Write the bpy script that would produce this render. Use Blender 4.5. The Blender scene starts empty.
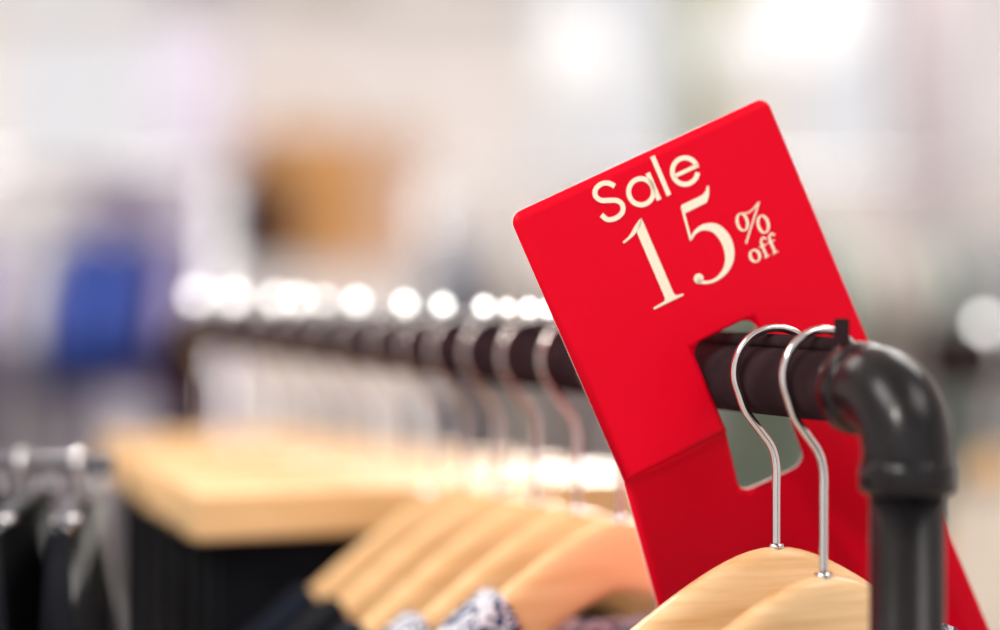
import bpy, math, random
from mathutils import Vector, Matrix
from mathutils.geometry import delaunay_2d_cdt
random.seed(4)
F=2361.0; HOR=270.0; ZC=1.404
scn=bpy.context.scene
scn.view_settings.view_transform='Standard'
scn.view_settings.look='None'

# ---------------------------------------------------------------- materials
def mat(name,col,rough=.5,metal=0,emis=None,es=0,spec=.5,noise=None,scale=20,stretch=(1,1,1),bump=0,coat=0,sheen=0):
    m=bpy.data.materials.new(name); m.use_nodes=True
    nt=m.node_tree; b=nt.nodes['Principled BSDF']
    b.inputs['Base Color'].default_value=(*col,1)
    b.inputs['Roughness'].default_value=rough
    b.inputs['Metallic'].default_value=metal
    b.inputs['Specular IOR Level'].default_value=spec
    b.inputs['Coat Weight'].default_value=coat
    b.inputs['Sheen Weight'].default_value=sheen
    if emis:
        b.inputs['Emission Color'].default_value=(*emis,1); b.inputs['Emission Strength'].default_value=es
    if noise or bump:
        tc=nt.nodes.new('ShaderNodeTexCoord'); mp=nt.nodes.new('ShaderNodeMapping')
        mp.inputs['Scale'].default_value=stretch
        n=nt.nodes.new('ShaderNodeTexNoise'); n.inputs['Scale'].default_value=scale; n.inputs['Detail'].default_value=4
        nt.links.new(tc.outputs['Object'],mp.inputs[0]); nt.links.new(mp.outputs[0],n.inputs['Vector'])
        if noise:
            r=nt.nodes.new('ShaderNodeValToRGB')
            r.color_ramp.elements[0].position=.32; r.color_ramp.elements[0].color=(*noise,1)
            r.color_ramp.elements[1].position=.62; r.color_ramp.elements[1].color=(*col,1)
            nt.links.new(n.outputs[0],r.inputs[0]); nt.links.new(r.outputs[0],b.inputs['Base Color'])
        if bump:
            bp=nt.nodes.new('ShaderNodeBump'); bp.inputs['Strength'].default_value=bump; bp.inputs['Distance'].default_value=.002
            nt.links.new(n.outputs[0],bp.inputs['Height']); nt.links.new(bp.outputs[0],b.inputs['Normal'])
    return m
M={}
M['pipe']=mat('black_pipe_fitting',(.006,.005,.006),.26,0,noise=(.010,.009,.010),scale=60,spec=.32)
M['rail']=mat('satin_black_pipe',(.026,.014,.016),.5,0,noise=(.040,.022,.025),scale=50,spec=0.0)
M['chrome']=mat('hook_steel',(.74,.70,.68),.14,1)
M['chromef']=mat('satin_hook_steel',(.66,.63,.61),.16,1)
M['chrome2']=mat('bright_chrome',(.80,.80,.82),.10,1)
M['steel']=mat('dark_steel',(.16,.16,.18),.3,1)
M['wood']=mat('beech_wood',(.90,.60,.32),.34,noise=(.70,.39,.16),scale=10,stretch=(1,9,14),coat=.2)
M['wood_c']=mat('pale_maple_wood',(.90,.60,.31),.5,noise=(.78,.47,.20),scale=10,stretch=(1,9,14),spec=.2)
M['red']=mat('red_card',(.73,.0,.016),.42,spec=.10)
M['edge']=mat('card_edge',(.9,.8,.76),.6)
M['cream']=mat('cream_print',(.92,.82,.64),.5)
M['black']=mat('black_fabric',(.005,.006,.009),.85,noise=(.009,.010,.015),scale=30,bump=.4,spec=.15)
M['navy']=mat('navy_fabric',(.007,.011,.020),.85,noise=(.012,.016,.030),scale=40,bump=.4,spec=.15)
M['wall']=mat('wall_paint',(.88,.84,.83),.8,noise=(.84,.805,.795),scale=1.2)
M['ceil']=mat('ceiling_paint',(.85,.84,.84),.9)
M['floor']=mat('pale_floor',(.62,.55,.48),.35,noise=(.55,.48,.42),scale=1.5,stretch=(1,6,1))
M['trim']=mat('white_trim',(.85,.85,.86),.5)
M['lav']=mat('lavender_paint',(.47,.43,.52),.8)
M['grey']=mat('grey_rose_paint',(.36,.31,.33),.8)
M['sage']=mat('sage_paint',(.33,.35,.23),.8)
M['bulb']=mat('glass_globe',(.3,.3,.3),.3,emis=(1,.98,.97),es=1.0)
M['bulb2']=mat('frosted_globe',(.3,.3,.3),.3,emis=(1,.97,.97),es=.60)
M['led']=mat('led_bulb_glass',(.8,.8,.8),.2,emis=(1,.97,.94),es=6.5)  # emission standing in for glints off the metal hooks, not a lamp
M['tan']=mat('tan_leather',(.78,.40,.14),.55,noise=(.70,.33,.10),scale=8)
M['brown']=mat('brown_leather',(.035,.012,.012),.5,spec=.2)
M['cardb']=mat('kraft_board',(.80,.55,.40),.8)
def fab(n,c): return mat(n+'_fabric',c,.9,noise=tuple(x*.86 for x in c),scale=18,bump=.3)
cols=dict(white=(.82,.80,.82),greyl=(.56,.53,.60),blue=(.03,.09,.46),blue2=(.05,.08,.34),lavf=(.40,.33,.54),plum=(.17,.13,.27),
 creamf=(.80,.72,.62),pinkf=(.74,.60,.58),slate=(.25,.31,.38),sagef=(.38,.48,.36),mint=(.52,.62,.52),rose=(.36,.28,.30),skyf=(.56,.62,.74))
for k,c in cols.items(): M[k]=fab(k,c)
def pattern(name):
    m=bpy.data.materials.new(name); m.use_nodes=True; nt=m.node_tree; b=nt.nodes['Principled BSDF']; b.inputs['Roughness'].default_value=.85
    tc=nt.nodes.new('ShaderNodeTexCoord'); v=nt.nodes.new('ShaderNodeTexVoronoi'); v.inputs['Scale'].default_value=75; v.feature='DISTANCE_TO_EDGE'
    n=nt.nodes.new('ShaderNodeTexNoise'); n.inputs['Scale'].default_value=60
    mx=nt.nodes.new('ShaderNodeMixRGB'); mx.inputs[0].default_value=.06
    nt.links.new(tc.outputs['Object'],n.inputs['Vector']); nt.links.new(tc.outputs['Object'],mx.inputs[1]); nt.links.new(n.outputs['Color'],mx.inputs[2])
    nt.links.new(mx.outputs[0],v.inputs['Vector'])
    r=nt.nodes.new('ShaderNodeValToRGB'); r.color_ramp.interpolation='CONSTANT'
    r.color_ramp.elements[0].color=(.80,.82,.88,1); r.color_ramp.elements[1].position=.12; r.color_ramp.elements[1].color=(.025,.05,.15,1)
    nt.links.new(v.outputs['Distance'],r.inputs[0]); nt.links.new(r.outputs[0],b.inputs['Base Color'])
    return m
M['pat']=pattern('navy_white_print')

# ---------------------------------------------------------------- helpers
def link(o,parent=None):
    scn.collection.objects.link(o)
    if parent: o.parent=parent
    return o
def mesh(name,vs,fs,m,parent=None,smooth=True):
    me=bpy.data.meshes.new(name); me.from_pydata([tuple(v) for v in vs],[],fs); me.validate(); me.update()
    for mm in (m if isinstance(m,list) else [m]): me.materials.append(mm)
    if smooth:
        for p in me.polygons: p.use_smooth=True
    return link(bpy.data.objects.new(name,me),parent)
def empty(name,loc=(0,0,0),rz=0,parent=None):
    o=bpy.data.objects.new(name,None); o.location=loc; o.rotation_euler=(0,0,rz); o.empty_display_size=.05
    return link(o,parent)
def tube(name,pts,r,m,parent=None,seg=16,rads=None,cap=True):
    pts=[Vector(p) for p in pts]; n=len(pts); vs=[];fs=[]
    t0=(pts[1]-pts[0]).normalized()
    up=Vector((0,0,1)) if abs(t0.z)<.9 else Vector((0,1,0))
    nrm=(up-t0*up.dot(t0)).normalized()
    for i,p in enumerate(pts):
        t=((pts[min(i+1,n-1)]-p).normalized()+(p-pts[max(i-1,0)]).normalized())
        if t.length<1e-6: t=t0
        t.normalize(); nrm=(nrm-t*nrm.dot(t)).normalized(); bn=t.cross(nrm)
        rr=rads[i] if rads else r
        for k in range(seg):
            a=2*math.pi*k/seg; vs.append(p+(nrm*math.cos(a)+bn*math.sin(a))*rr)
    for i in range(n-1):
        for k in range(seg):
            k2=(k+1)%seg; fs.append((i*seg+k,i*seg+k2,(i+1)*seg+k2,(i+1)*seg+k))
    if cap:
        fs.append(tuple(range(seg-1,-1,-1))); fs.append(tuple((n-1)*seg+k for k in range(seg)))
    return mesh(name,vs,fs,m,parent)
def ball(name,c,r,m,parent,n1=14,n2=24):
    vs=[];fs=[]
    for i in range(n1+1):
        t=math.pi*i/n1
        for k in range(n2): vs.append((c[0]+r*math.sin(t)*math.cos(2*math.pi*k/n2),c[1]+r*math.sin(t)*math.sin(2*math.pi*k/n2),c[2]+r*math.cos(t)))
    for i in range(n1):
        for k in range(n2): fs.append((i*n2+k,(i+1)*n2+k,(i+1)*n2+(k+1)%n2,i*n2+(k+1)%n2))
    return mesh(name,vs,fs,m,parent)
def box(name,c,s,m,parent=None,bev=0.0):
    x,y,z=[a/2 for a in s]; vs=[(c[0]+i*x,c[1]+j*y,c[2]+k*z) for i in(-1,1) for j in(-1,1) for k in(-1,1)]
    fs=[(0,1,3,2),(4,6,7,5),(0,4,5,1),(2,3,7,6),(0,2,6,4),(1,5,7,3)]
    o=mesh(name,vs,fs,m,parent,False)
    if bev:
        b=o.modifiers.new('bevel','BEVEL'); b.width=bev; b.segments=3
    return o
def catmull(P,n=8):
    out=[]; P=[Vector(p) for p in P]; Q=[P[0]*2-P[1]]+P+[P[-1]*2-P[-2]]
    for i in range(1,len(Q)-2):
        for k in range(n):
            t=k/n; a,b,c,d=Q[i-1],Q[i],Q[i+1],Q[i+2]
            out.append(.5*((2*b)+(c-a)*t+(2*a-5*b+4*c-d)*t*t+(3*b-a-3*c+d)*t**3))
    out.append(P[-1]); return out

# ---------------------------------------------------------------- main rack
ZR=1.35
C0=Vector((.1793,1.04,ZR)); C1=Vector((-.279,2.10,ZR)); L=(C1-C0).length; D=(C1-C0)/L
PHI=math.atan2(-D.x,D.y)
def railpt(t): return C0+(C1-C0)*t
def t_at(px):
    k=(px-500)/F; return (C0.x-k*C0.y)/((C0.x-C1.x)+k*(C1.y-C0.y))
R=.0166
rack=empty('clothing_rack',(C0.x,C0.y,0))
def loc(p): return Vector(p)-Vector((C0.x,C0.y,0))
def elbow_pts(c,d,rb,n=14):
    o=c+d*rb+Vector((0,0,-rb)); out=[]
    for i in range(n+1):
        a=math.pi/2*i/n
        out.append(o+Vector((0,0,1))*rb*math.cos(a)-d*rb*math.sin(a))
    return out
def rack_end(c,d,tag,mt):
    rb=.027; fl=.043
    core=[c+d*fl]+elbow_pts(c,d,rb)+[c+Vector((0,0,-fl))]
    tube('elbow_'+tag,[loc(p) for p in core],.0200,M[mt],rack,40)
    a=c+d*(fl+.001)
    def collar(nm,p,dr):
        pr=[(-.001,.0170),(0,.0200),(.0015,.0214),(.0105,.0214),(.0125,.0206),(.014,.0199)]
        tube(nm,[loc(p+dr*s) for s,_ in pr],.02,M[mt],rack,40,[q for _,q in pr])
    collar('collar_rail_'+tag,a,-d); collar('collar_post_'+tag,c+Vector((0,0,-fl-.001)),Vector((0,0,1)))
    tube('post_'+tag,[loc(c+Vector((0,0,-.03))),loc(Vector((c.x,c.y,.012)))],R,M[mt],rack,40)
    tube('flange_'+tag,[loc((c.x,c.y,z)) for z in (0.001,.008,.010,.03)],.05,M[mt],rack,32,[.055,.055,.026,.022])
rack_end(C0,D,'near','pipe'); rack_end(C1,-D,'far','rail')
tube('rail',[loc(railpt(.03)),loc(railpt(.97))],R,M['rail'],rack,48)
tube('lower_bar',[loc((C0.x,C0.y,.18)),loc((C1.x,C1.y,.18))],.012,M['rail'],rack,24)
tube('crown_strip',[loc(railpt(.050)+Vector((0,0,R+.0028))),loc(railpt(.955)+Vector((0,0,R+.0028)))],.0036,M['rail'],rack,12)
q=loc(railpt(.047)+Vector((0,0,R+.008)))
box('end_stop',(q.x,q.y,q.z),(.0065,.0065,.014),M['rail'],rack,.001)
# small glowing beads added on the crown strip to imitate hook glints
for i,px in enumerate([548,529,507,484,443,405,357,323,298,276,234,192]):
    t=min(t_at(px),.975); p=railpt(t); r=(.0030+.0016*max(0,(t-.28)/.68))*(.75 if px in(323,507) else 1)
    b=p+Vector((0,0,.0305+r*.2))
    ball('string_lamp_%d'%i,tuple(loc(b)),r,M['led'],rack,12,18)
    tube('lamp_socket_%d'%i,[tuple(loc(p+Vector((0,0,.0215 if t<.95 else .018)))),tuple(loc(b-Vector((0,0,r*.8))))],.0016,M['rail'],rack,8)  # thin stem carrying the added glint bead
tube('lamp_cable',[tuple(loc(railpt(t)+Vector((0,.0045,.0210)))) for t in (.25,.6,.95)],.0009,M['rail'],rack,8)  # invented cable that goes with the added glint beads

# ---------------------------------------------------------------- hangers
NECK=-.084
def drop(x,k=.80,a=.030): x=abs(x); return math.sqrt((k*x)**2+a*a)-a
HL=.205
def bow(x): return -.022*(abs(x)/HL)**2
def hook(par,rad=.0215,zc=.0045,neck=NECK,r=.0021,m='chrome'):
    pts=[]
    for d in range(-5,206,10):
        a=math.radians(d); pts.append((rad*math.cos(a),0,zc+rad*math.sin(a)))
    pts+=[(-.0155,0,-.0145),(-.0085,0,-.0235),(-.0025,0,-.0315),(0,0,-.041),(0,0,-.055),(0,0,neck-.006)]
    tube('hook',catmull(pts,4),r,M[m],par,16)
def hanger_curved(t,yaw=None,wood='wood',dz=0,rail_top=.0):
    p=railpt(t); e=empty('wooden_hanger',p,PHI if yaw is None else yaw)
    if t<.2: hook(e,neck=NECK+dz)
    else: hook(e,neck=NECK+dz,rad=.0225,zc=.0028,r=.0020,m='chromef')
    NS=64; seg=20; vs=[];fs=[]
    for i in range(NS+1):
        x=-HL+2*HL*i/NS
        dx=.001; sl=-(drop(x+dx)-drop(x-dx))/(2*dx)
        tx,tz=1/math.hypot(1,sl),sl/math.hypot(1,sl); nx,nz=-tz,tx
        f=abs(x)/HL
        hh=(.0200-.007*f); ht=.0072+.007*f*f
        if i in(0,NS): hh*=.5; ht*=.5
        if i in(1,NS-1): hh*=.86; ht*=.86
        cx=x-nx*hh*1.0; cz=NECK+dz-drop(x)-nz*hh
        for k in range(seg):
            a=2*math.pi*k/seg; ca,sa=math.cos(a),math.sin(a)
            e_=.62
            u=math.copysign(abs(ca)**e_,ca)*ht; w=math.copysign(abs(sa)**e_,sa)*hh
            vs.append((cx+nx*w,bow(x)+u,cz+nz*w))
    for i in range(NS):
        for k in range(seg):
            k2=(k+1)%seg; fs.append((i*seg+k,(i+1)*seg+k,(i+1)*seg+k2,i*seg+k2))
    fs.append(tuple(range(seg))); fs.append(tuple(NS*seg+k for k in range(seg-1,-1,-1)))
    mesh('shoulder_body',vs,fs,M[wood],e)
    tube('hook_ferrule',[(0,0,NECK+dz+.0015),(0,0,NECK+dz-.002)],.0042,M['chrome'],e,12)
    return e
def garment(name,p,yaw,s0,m,length=.62,th=.018,neckd=.075,W=.235,dz=0,parent=None):
    NA=60; NR=14; vs=[];fs=[]
    ph=random.random()*6
    for i in range(NA+1):
        a=-W+2*W*i/NA; aa=abs(a)
        base=NECK+dz-drop(min(aa,HL))+.005-max(0,aa-HL)*1.6
        zt_f=zt_b=base
        if aa<s0:
            sh=NECK+dz-drop(s0)+.005
            q=math.sqrt(max(0,1-(aa/s0)**2)); zt_f=sh-neckd*q; zt_b=sh-neckd*.35*q
        b=bow(min(aa,HL))
        def n(v,sgn):
            t=.0142+(th-.0142)*min(1,v*4)
            return b*(1-min(1,v*3)*.5)+sgn*t+ math.sin(a*55+ph+v*2)*.006*min(1,v*3)+math.sin(a*23+ph*2)*.006*v
        zb=NECK-length
        col=[]
        for r in range(NR,-1,-1):
            v=(r/NR)**1.6
            col.append((a,n(v,-1),zt_f+(zb-zt_f)*v))
        mid=[]
        for r in range(0,NR+1):
            v=(r/NR)**1.6
            mid.append((a,n(v,1),zt_b+(zb-zt_b)*v))
        vs+=col+mid
    per=2*(NR+1)
    for i in range(NA):
        a0=abs(-W+2*W*i/NA); a1=abs(-W+2*W*(i+1)/NA)
        for r in range(per-1):
            if r==NR and (a0<s0 or a1<s0): continue
            fs.append((i*per+r,(i+1)*per+r,(i+1)*per+r+1,i*per+r+1))
    o=mesh(name,vs,fs,m,parent)
    o.location=p; o.rotation_euler=(0,0,yaw)
    s=o.modifiers.new('solid','SOLIDIFY'); s.thickness=.0015
    return o
Y16=math.radians(15.8)
hanger_curved(.0610,wood='wood',dz=-.005)
hanger_curved(.0990,yaw=Y16,wood='wood',dz=.004)
garment('printed_blouse',railpt(.0990),Y16,.086,M['pat'],th=.014,dz=.004)
for px,gm,gn,s_ in [(620,'pat','printed_blouse',.072),(577,'pat','printed_blouse',.100),(536,'navy','dark_shirt',.112),(498,'black','dark_shirt',.106),(464,'navy','dark_shirt',.104)]:
    t=t_at(px); hanger_curved(t,wood='wood_c'); garment(gn,railpt(t),PHI,s_,M[gm])
def slab(name,half,z0,z1,m,par=None,th=.011,amp=.006,seedp=0):
    NA=36;NR=12;vs=[];fs=[]
    for sgn in(-1,1):
        for i in range(NA+1):
            a=-half+2*half*i/NA
            for r in range(NR+1):
                v=r/NR
                vs.append((a*(1+.05*v),sgn*th*(.35+.65*min(1,v*5))+math.sin(a*50+seedp)*amp*v,z0+(z1-z0)*v))
    n1=(NA+1)*(NR+1)
    for s in(0,1):
        for i in range(NA):
            for r in range(NR):
                b=s*n1+i*(NR+1)+r; f=(b,b+1,b+NR+2,b+NR+1); fs.append(f if s else f[::-1])
    for r in range(NR):
        fs.append((r,n1+r,n1+r+1,r+1)); b=NA*(NR+1)+r; fs.append((b,b+1,n1+b+1,n1+b))
    for i in range(NA):
        b=i*(NR+1); fs.append((b,b+NR+1,n1+b+NR+1,n1+b))
    return mesh(name,vs,fs,m,par)
def hanger_clamp(t,half):
    p=railpt(t); e=empty('clamp_hanger',p,PHI)
    hook(e,neck=-.086,rad=.0225,zc=.0028,r=.0020,m='chromef')
    zb=-.1010
    box('front_bar',(0,-.0085,zb),(2*half,.0145,.030),M['wood_c'],e,.003)
    box('back_bar',(0,.0085,zb),(2*half,.0145,.030),M['wood_c'],e,.003)
    tube('clamp_clip',[(-.016,-.017,zb+.01),(.016,-.017,zb+.01)],.003,M['chrome'],e,8)
    slab('trousers',half*.9,zb-.005,-.95,M['black'],e,seedp=t*40)
for px,h in [(434,.166),(403,.158),(370,.150),(338,.142),(305,.128),(275,.118),(240,.105),(210,.092)]:
    hanger_clamp(t_at(px),h)

# ---------------------------------------------------------------- sale sign
RS=railpt(t_at(742))
yaw=Y16; al=math.radians(24.4)
Ux=Vector((math.cos(yaw),math.sin(yaw),0)); UZ=Vector((0,0,1)); N=Vector((math.sin(yaw),-math.cos(yaw),0))
U=Ux*math.cos(al)+UZ*math.sin(al); V=Ux*math.sin(al)-UZ*math.cos(al)
s0=RS.y/F; su=s0/.968; sv=s0/.994
U0,V0=149.5,245.5
sl=286.3
def sm(x): x=max(0,min(1,x)); return x*x*(3-2*x)
def bend(u,v):
    if v<=sl: return 0
    return -(.0016*sm((175-u)/60)+ (v-sl)*s0*.50*sm((270-u)/130))
def S(u,v,off=0): return U*((u-U0)*su)+V*((v-V0)*sv)+N*(bend(u,v)+off)
W_=285; H_=640
def arc(cx,cy,r,a0,a1,n=8): return [(cx+r*math.cos(math.radians(a0+(a1-a0)*i/n)),cy+r*math.sin(math.radians(a0+(a1-a0)*i/n))) for i in range(n+1)]
rc=12
hl,hr,ht,hb,hrad=114,184,193,359,14
poly=[]
poly+=arc(rc,rc,rc,180,270)+arc(W_-rc,rc,rc,270,360)+arc(W_-rc,H_-rc,rc,0,90)+arc(rc,H_-rc,rc,90,180)
poly+=[(0,sl+.06),(hl,sl+.06)]
poly+=arc(hl+hrad,hb-hrad,hrad,180,90)+arc(hr-hrad,hb-hrad,hrad,90,0)+arc(hr-hrad,ht+hrad,hrad,0,-90)+arc(hl+hrad,ht+hrad,hrad,-90,-180)
poly+=[(hl,sl-.02),(0,sl-.02)]
def inside(x,y,P):
    c=False;j=len(P)-1
    for i in range(len(P)):
        if (P[i][1]>y)!=(P[j][1]>y) and x<(P[j][0]-P[i][0])*(y-P[i][1])/(P[j][1]-P[i][1])+P[i][0]: c=not c
        j=i
    return c
vin=[Vector(p) for p in poly]; edges=[(i,(i+1)%len(poly)) for i in range(len(poly))]
for i in range(1,29):
    for j in range(1,64):
        vin.append(Vector((i*10+.13,j*10+.17)))
vo,eo,fo,_,_,_=delaunay_2d_cdt(vin,edges,[],0,1e-4)
fs=[]
for f in fo:
    cx=sum(vo[i][0] for i in f)/3; cy=sum(vo[i][1] for i in f)/3
    if inside(cx,cy,poly): fs.append(tuple(f)[::-1])
sign=empty('sale_sign',RS)
fl=mesh('red_card_sheet',[S(v[0],v[1]) for v in vo],fs,[M['red'],M['edge']],sign,False)
so=fl.modifiers.new('thick','SOLIDIFY'); so.thickness=.0009; so.offset=-1; so.material_offset_rim=1
so.use_rim=True
if fl.data.polygons[0].normal.dot(N)<0: fl.data.flip_normals()
for p in fl.data.polygons: p.use_smooth=True
# ---- lettering
tv=[];tf=[]
TU,TV=0,0
def T(u,v): return S(u+TU,v+TV,.00035)
def ribbon(P,w,smooth=6,closed=False):
    P=[Vector((*p,0)) for p in P]
    if isinstance(w,(int,float)): w=[w]*len(P)
    Q=catmull([Vector((p.x,p.y,ww)) for p,ww in zip(P,w)],smooth) if smooth else [Vector((p.x,p.y,ww)) for p,ww in zip(P,w)]
    b=len(tv); n=len(Q)
    for i,qq in enumerate(Q):
        if closed: t=Q[(i+1)%(n-1)]-Q[(i-1)%(n-1)]
        else: t=Q[min(i+1,n-1)]-Q[max(i-1,0)]
        t=Vector((t.x,t.y)); t.normalize()
        nx,ny=-t.y,t.x; hw=max(.3,qq.z/2)
        tv.append(T(qq.x+nx*hw,qq.y+ny*hw)); tv.append(T(qq.x-nx*hw,qq.y-ny*hw))
    for i in range(n-1): tf.append((b+2*i,b+2*i+1,b+2*i+3,b+2*i+2))
def fillp(P):
    b=len(tv)
    for p in P: tv.append(T(p[0],p[1]))
    tf.append(tuple(range(b,b+len(P))))
def ell(cx,cy,rx,ry,w0,w1,a0=0,a1=360,n=36,rot=0):
    P=[];w=[]
    for i in range(n+1):
        a=math.radians(a0+(a1-a0)*i/n); x,y=rx*math.cos(a),ry*math.sin(a)
        P.append((cx+x*math.cos(rot)-y*math.sin(rot),cy+x*math.sin(rot)+y*math.cos(rot))); w.append(w0+(w1-w0)*abs(math.cos(a)))
    ribbon(P,w,0,closed=(a1-a0==360))
w=4.9
TU,TV=-.5,.5
ribbon([(108,17),(103,11.5),(96,9.5),(89,12),(86.5,18),(90,24),(96.5,27),(104.5,31),(107.5,37),(104.5,43.5),(96,46),(88,43.5),(84.5,37)],w)
ell(130,33,12.6,12.8,w,w); ribbon([(143.5,19),(143.5,48)],w,0)
ribbon([(154.5,6),(154.5,48)],w,0)
P=[(179+13*math.cos(math.radians(a)),33+13*math.sin(math.radians(a))) for a in range(0,-331,-10)]
ribbon(P,w,0); ribbon([(166.8,33.2),(193.9,33.2)],4.0,0)
TU,TV=-3,2.5
fillp([(112.5,66),(117,60),(122.5,54.5),(122.5,136.5),(124.5,139),(131,140),(131,142),(98,142),(98,140),(110.5,139),(112.5,136.5)])
ribbon([(96,69),(105,66.5),(114,61.5),(121.5,56)],[1.8,3,5,3])
TU,TV=-4.5,3.5
fillp([(165,60),(167,59),(189,59),(194,57),(198,52.5),(199.5,53.5),(196,62),(191,67.5),(166,68)])
ribbon([(166,61),(163.5,77),(161,95)],[2.8,2.6,2.6])
ribbon([(161,94.5),(168,89.5),(178,88.5),(189,95),(194,110),(191,126),(181,137),(167,141),(156,138),(151,133)],[2,3.5,6,9.5,11,9.5,6,3.2,3.4,5])
fillp(arc(153,132.5,5,0,342,18))
TU,TV=0,1
ell(212,103,5.2,8.6,1.4,3.0,rot=.15); ell(231,114,5.2,8.6,1.4,3.0,rot=.15)
ribbon([(236,92),(207,124)],1.8,0); ribbon([(213,94.2),(223,97),(236,92)],1.4)
TU,TV=1,1
ell(209.5,139,4.8,6,1.3,3)
for fx in (219.5,229):
    ribbon([(fx+7.5,129),(fx+5,126),(fx+2,128),(fx+1,133),(fx+1,145)],[2.4,1.6,2.2,2.6,2.6])
    ribbon([(fx-2.5,133.4),(fx+5.5,133.4)],1.4,0); ribbon([(fx-2,145),(fx+4,145)],1.3,0)
mesh('sale_lettering',tv,tf,M['cream'],sign,False)

# ---------------------------------------------------------------- neighbouring racks
def straight_rack(name,x0,x1,y,z,r,m,postx):
    e=empty(name,(0,y,0))
    tube('rail',[(x0,0,z),(x1,0,z)],r,M[m],e,24)
    tube('end_cap_left',[(x0-.006,0,z),(x0+.006,0,z)],r*1.25,M[m],e,24); tube('end_cap_right',[(x1-.006,0,z),(x1+.006,0,z)],r*1.25,M[m],e,24)
    for i,px in enumerate(postx):
        tube('post_%d'%i,[(px,0,z),(px,0,.02)],r,M[m],e,20)
        tube('foot_%d'%i,[(px,-.25,.02),(px,.25,.02)],r,M[m],e,16)
    return e
zl=1.286; yl=1.43
cr=straight_rack('chrome_rack_with_skirts',-1.0,-.240,yl,zl,.005,'steel',(-.95,-.66))
x=-.256; i=0
while x>-.62:
    e=empty('clip_hanger_%d'%i,(x,0,zl),math.pi/2+random.uniform(-.12,.12),cr)
    pts=[(.0095*math.cos(math.radians(d)),0,-.002+.0095*math.sin(math.radians(d))) for d in range(-5,206,15)]+[(-.006,0,-.013),(0,0,-.018),(0,0,-.022)]
    tube('hook',catmull(pts,3),.0022,M['chrome2'],e,10)
    tube('bar',[(-.13,0,-.022),(.13,0,-.022)],.0030,M['steel'],e,10)
    for sx in(-.11,.11):
        box('clip',(sx,0,-.026),(.012,.012,.014),M['chrome2'],e,.004)
        tube('clip_spring',[(sx-.007,-.007,-.022),(sx+.007,-.007,-.022)],.0035,M['chrome2'],e,12)
    slab('black_skirt',.138,-.027,-.66,M['black'],e,th=.0155,seedp=i)
    x-=.034; i+=1
yr=2.3; zr=1.318
pr=straight_rack('pipe_rack_with_shirts',.425,1.5,yr,zr,.022,'rail',(1.05,1.42))
for i in range(9):
    xx=.480+i*.05; e=empty('shirt_hanger_%d'%i,(xx,0,zr),math.pi/2+.1,pr)
    hook(e,rad=.0275,zc=-.0030,r=.003,m='chrome2')
    NS=24;seg=10;vs=[];fs=[]
    for a_ in range(NS+1):
        X=-HL+2*HL*a_/NS
        for k in range(seg):
            a=2*math.pi*k/seg; vs.append((X,.008*math.cos(a),NECK-drop(X)-.016+.016*math.sin(a)))
    for a_ in range(NS):
        for k in range(seg): fs.append((a_*seg+k,(a_+1)*seg+k,(a_+1)*seg+(k+1)%seg,a_*seg+(k+1)%seg))
    fs.append(tuple(range(seg))); fs.append(tuple(NS*seg+k for k in range(seg-1,-1,-1)))
    mesh('shoulder_body',vs,fs,M['wood_c'],e)
    garment('shirt',(xx,0,zr),math.pi/2+.1,.07,M[['creamf','white','creamf','pinkf'][i%4]],th=.016,parent=pr)
ball('string_lamp',(.472,0,zr+.034),.0062,M['led'],pr,12,18)  # added glowing bead, imitates a hook glint on this rack
tube('string_lamp_socket',[(.472,0,zr+.020),(.472,0,zr+.029)],.002,M['rail'],pr,8)  # stem under the added bead

def clothes_row(name,y,x0,x1,z,clist,dx=.055,length=.85):
    rk=straight_rack(name,x0-.05,x1+.05,y,z,.013,'chrome2',(x0-.04,x1+.04))
    x=x0;i=0
    while x<=x1:
        cn=clist[i%len(clist)]
        garment('garment_%d'%i,(x,0,z),math.pi/2+random.uniform(-.15,.15),.07,M[cn],length=(.25 if cn.startswith('blue') else length+random.uniform(-.1,.1)),th=.022,parent=rk)
        e=empty('wire_hanger_%d'%i,(x,0,z),math.pi/2,rk)
        tube('hook',[(.02*math.cos(math.radians(d)),0,.001+.02*math.sin(math.radians(d))) for d in range(0,205,15)]+[(0,0,-.03),(0,0,NECK)],.002,M['chrome2'],e,8)
        tube('arms',[(-.2,0,NECK-drop(.2)),(-.1,0,NECK-drop(.1)),(0,0,NECK),(.1,0,NECK-drop(.1)),(.2,0,NECK-drop(.2))],.003,M['chrome2'],e,8)
        x+=dx;i+=1
clothes_row('garment_rack',3.7,-1.15,-.485,1.56,['white','greyl','white','plum','white','greyl','white','lavf','white','blue2','blue','blue2','lavf'],length=.62)
clothes_row('garment_rack',4.9,-.12,1.25,1.60,['slate','greyl','creamf','white','pinkf','white','creamf','white','mint','sagef','sagef','mint','mint','white','creamf','white','mint','greyl','mint','white'],dx=.065)

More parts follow.
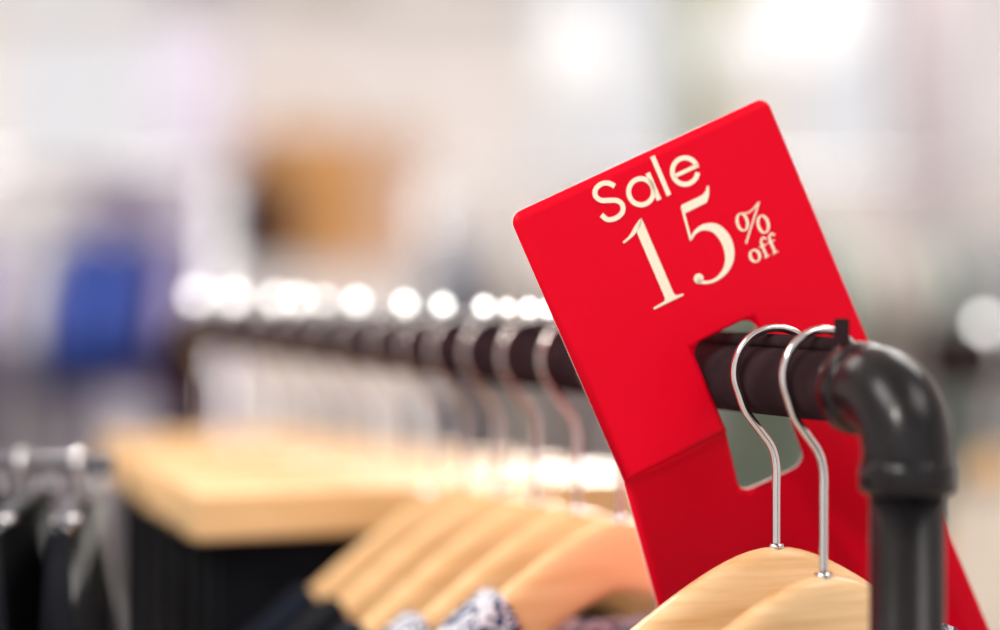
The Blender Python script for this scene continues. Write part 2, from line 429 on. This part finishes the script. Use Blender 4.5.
sh=empty('display_shelf',(0,5.9,0))
for i,z in enumerate((.5,.95,1.39,2.05,2.6)): box('board_%d'%i,(-.75,0,z),(1.7,.42,.035),M['trim'],sh,.003)
for i,x in enumerate((-1.6,-.75+.85-.0175)): box('side_%d'%i,(x,0,1.31),(.035,.42,2.62),M['trim'],sh,.003)
def bag(name,x,y,z,w,h,d,m):
    e=empty(name,(x,y,z))
    vs=[(-w/2,-d/2,0),(w/2,-d/2,0),(w/2,d/2,0),(-w/2,d/2,0),(-w*.45,-d*.2,h),(w*.45,-d*.2,h),(w*.45,d*.2,h),(-w*.45,d*.2,h)]
    o=mesh('body',vs,[(3,2,1,0),(4,5,6,7),(0,1,5,4),(1,2,6,5),(2,3,7,6),(3,0,4,7)],M[m],e,False)
    b=o.modifiers.new('b','BEVEL'); b.width=.015; b.segments=3
    tube('handle',[(w*.28*math.cos(math.radians(a)),0,h-.005+w*.3*math.sin(math.radians(a))) for a in range(0,181,12)],.008,M[m],e,8)
def px2x(px,y): return (px-500)/F*y
def py2z(py,y): return ZC+(HOR-py)/F*y
ys=5.8
bag('tan_handbag',px2x(304,ys),ys+.04,1.4085,.34,.34,.12,'tan')
bag('brown_handbag',px2x(262,ys),ys-.07,1.4085,.16,.22,.08,'brown')
bag('kraft_bag',px2x(400,ys),ys,1.4085,.15,.34,.12,'cardb')
def stack(name,x,y,z,ms,w=.24,h=.035):
    e=empty(name,(x,y,z))
    for i,m in enumerate(ms): box('folded_%d'%i,(random.uniform(-.01,.01),0,h*(i+.5)),(w,.28,h-.003),M[m],e,.012)
stack('folded_sweaters',px2x(130,ys),ys,1.4085,['plum','lavf','plum','lavf','greyl','lavf','lavf'],.20)
stack('folded_shirts',px2x(38,ys),ys,1.4085,['white','greyl','white','skyf'],.20)
stack('folded_shirts',px2x(200,ys),ys,2.0685,['white','lavf','white'])
stack('folded_shirts',px2x(330,ys),ys,2.0685,['creamf','white','creamf'])
stack('folded_shirts',px2x(120,ys),ys,.9685,['white','skyf','white','lavf'])
stack('folded_shirts',px2x(330,ys),ys,.9685,['creamf','white','pinkf','white'])

# ---------------------------------------------------------------- room shell
X0,X1,Y0,Y1,H=-4.0,4.0,-2.5,9.0,3.3
box('floor',((X0+X1)/2,(Y0+Y1)/2,-.05),(X1-X0,Y1-Y0,.1),M['floor'])
box('ceiling',((X0+X1)/2,(Y0+Y1)/2,H+.05),(X1-X0,Y1-Y0,.1),M['ceil'])
box('wall_left',(X0-.05,(Y0+Y1)/2,H/2),(.1,Y1-Y0,H),M['wall']); box('wall_right',(X1+.05,(Y0+Y1)/2,H/2),(.1,Y1-Y0,H),M['wall'])
wins=[(-1.9,-1.15),(.15,.75),(1.1,1.9)]; zb,zt=1.75,2.75
wb=empty('wall_back',(0,Y1+.05,0))
box('below',(0,0,zb/2),(X1-X0,.1,zb),M['wall'],wb); box('above',(0,0,(zt+H)/2),(X1-X0,.1,H-zt),M['wall'],wb)
xs=[X0]+[a for w_ in wins for a in w_]+[X1]
for i in range(0,len(xs),2): box('pier_%d'%i,((xs[i]+xs[i+1])/2,0,(zb+zt)/2),(xs[i+1]-xs[i],.1,zt-zb),M['wall'],wb)
for i,(a,b) in enumerate(wins):
    e=empty('window_%d'%(i+1),((a+b)/2,Y1+.02,(zb+zt)/2)); w2=(b-a)
    box('frame_top',(0,0,(zt-zb)/2-.02),(w2,.06,.04),M['trim'],e); box('frame_bottom',(0,0,-(zt-zb)/2+.02),(w2,.06,.04),M['trim'],e)
    box('frame_l',(-w2/2+.02,0,0),(.04,.06,zt-zb),M['trim'],e); box('frame_r',(w2/2-.02,0,0),(.04,.06,zt-zb),M['trim'],e); box('mullion',(0,0,0),(.03,.05,zt-zb),M['trim'],e)
box('baseboard_back',(0,Y1-.01,.06),(X1-X0,.02,.12),M['trim']); box('baseboard_left',(X0+.01,3.2,.06),(.02,11.4,.12),M['trim']); box('baseboard_right',(X1-.01,3.2,.06),(.02,11.4,.12),M['trim'])
box('column',(px2x(195,7.6),7.6,H/2),(.22,.22,H),M['lav'],None,.01)
box('column',(px2x(700,8.2),8.2,H/2),(.16,.16,H),M['sage'],None,.01)
box('column',(px2x(930,7.4),7.4,H/2),(.20,.20,H),M['grey'],None,.01)
def panel(x,y,w,h,p):
    e=empty('ceiling_light_panel',(x,y,H-.03))
    box('frame',(0,0,.015),(w+.06,h+.06,.028),M['trim'],e)
    l=bpy.data.lights.new('panel_light','AREA'); l.shape='RECTANGLE'; l.size=w; l.size_y=h; l.energy=p; l.color=(1,.97,.94)
    o=link(bpy.data.objects.new('panel_light',l),e); o.location=(0,0,-.006)
for (x,y,p) in [(-1.6,.2,48),(1.6,.2,26),(-1.4,3.2,40),(1.4,3.2,36),(-1.4,6.6,73),(1.4,6.6,73)]: panel(x,y,1.3,1.3,p)
def pendant(px,py,y,r=.055,m='bulb'):
    x,z=px2x(px,y),py2z(py,y); e=empty('pendant_lamp',(x,y,z))
    ball('globe',(0,0,0),r,M[m],e)
    tube('cap',[(0,0,r*.9),(0,0,r*1.3)],.025,M['trim'],e,16); tube('cord',[(0,0,r*1.2),(0,0,H-z)],.004,M['trim'],e,8)
pendant(815,18,7,.13); pendant(572,68,7.6,.16,'bulb2'); pendant(738,50,7.8,.12,'bulb2')
def spot(loc_,tgt,p,ang,r,bl=.5):
    e=empty('track_spotlight',loc_); d=(Vector(tgt)-Vector(loc_)).normalized()
    l=bpy.data.lights.new('spot_light','SPOT'); l.energy=p; l.spot_size=math.radians(ang); l.spot_blend=bl; l.shadow_soft_size=r; l.color=(1,.95,.88)
    o=link(bpy.data.objects.new('spot_light',l),e); o.rotation_euler=d.to_track_quat('-Z','Y').to_euler()
    o.location=d*.02
    tube('lamp_housing',[tuple(-d*.16),tuple(-d*.005)],max(.05,r*1.1),M['trim'],e,20,cap=False)
    tube('stem',[tuple(-d*.10),(-d.x*.10,-d.y*.10,H-loc_[2])],.01,M['trim'],e,10)
spot((.62,8.55,2.50),(-.14,1.80,ZR+.02),6500,7.5,.08,.5)
spot((-.9,-.6,2.7),(.1,1.2,1.3),105,40,.10)

wd=bpy.data.worlds.new('world'); scn.world=wd; wd.use_nodes=True
bg=wd.node_tree.nodes['Background']; bg.inputs[0].default_value=(.97,.95,.98,1); bg.inputs[1].default_value=.85

cam=bpy.data.cameras.new('camera'); cam.lens=85; cam.sensor_width=36; cam.sensor_fit='HORIZONTAL'
cam.shift_y=-.045; cam.dof.use_dof=True; cam.dof.focus_distance=1.14; cam.dof.aperture_fstop=1.65; cam.clip_start=.02
co=link(bpy.data.objects.new('camera',cam)); co.location=(0,0,ZC); co.rotation_euler=(math.radians(90),0,0)
scn.camera=co
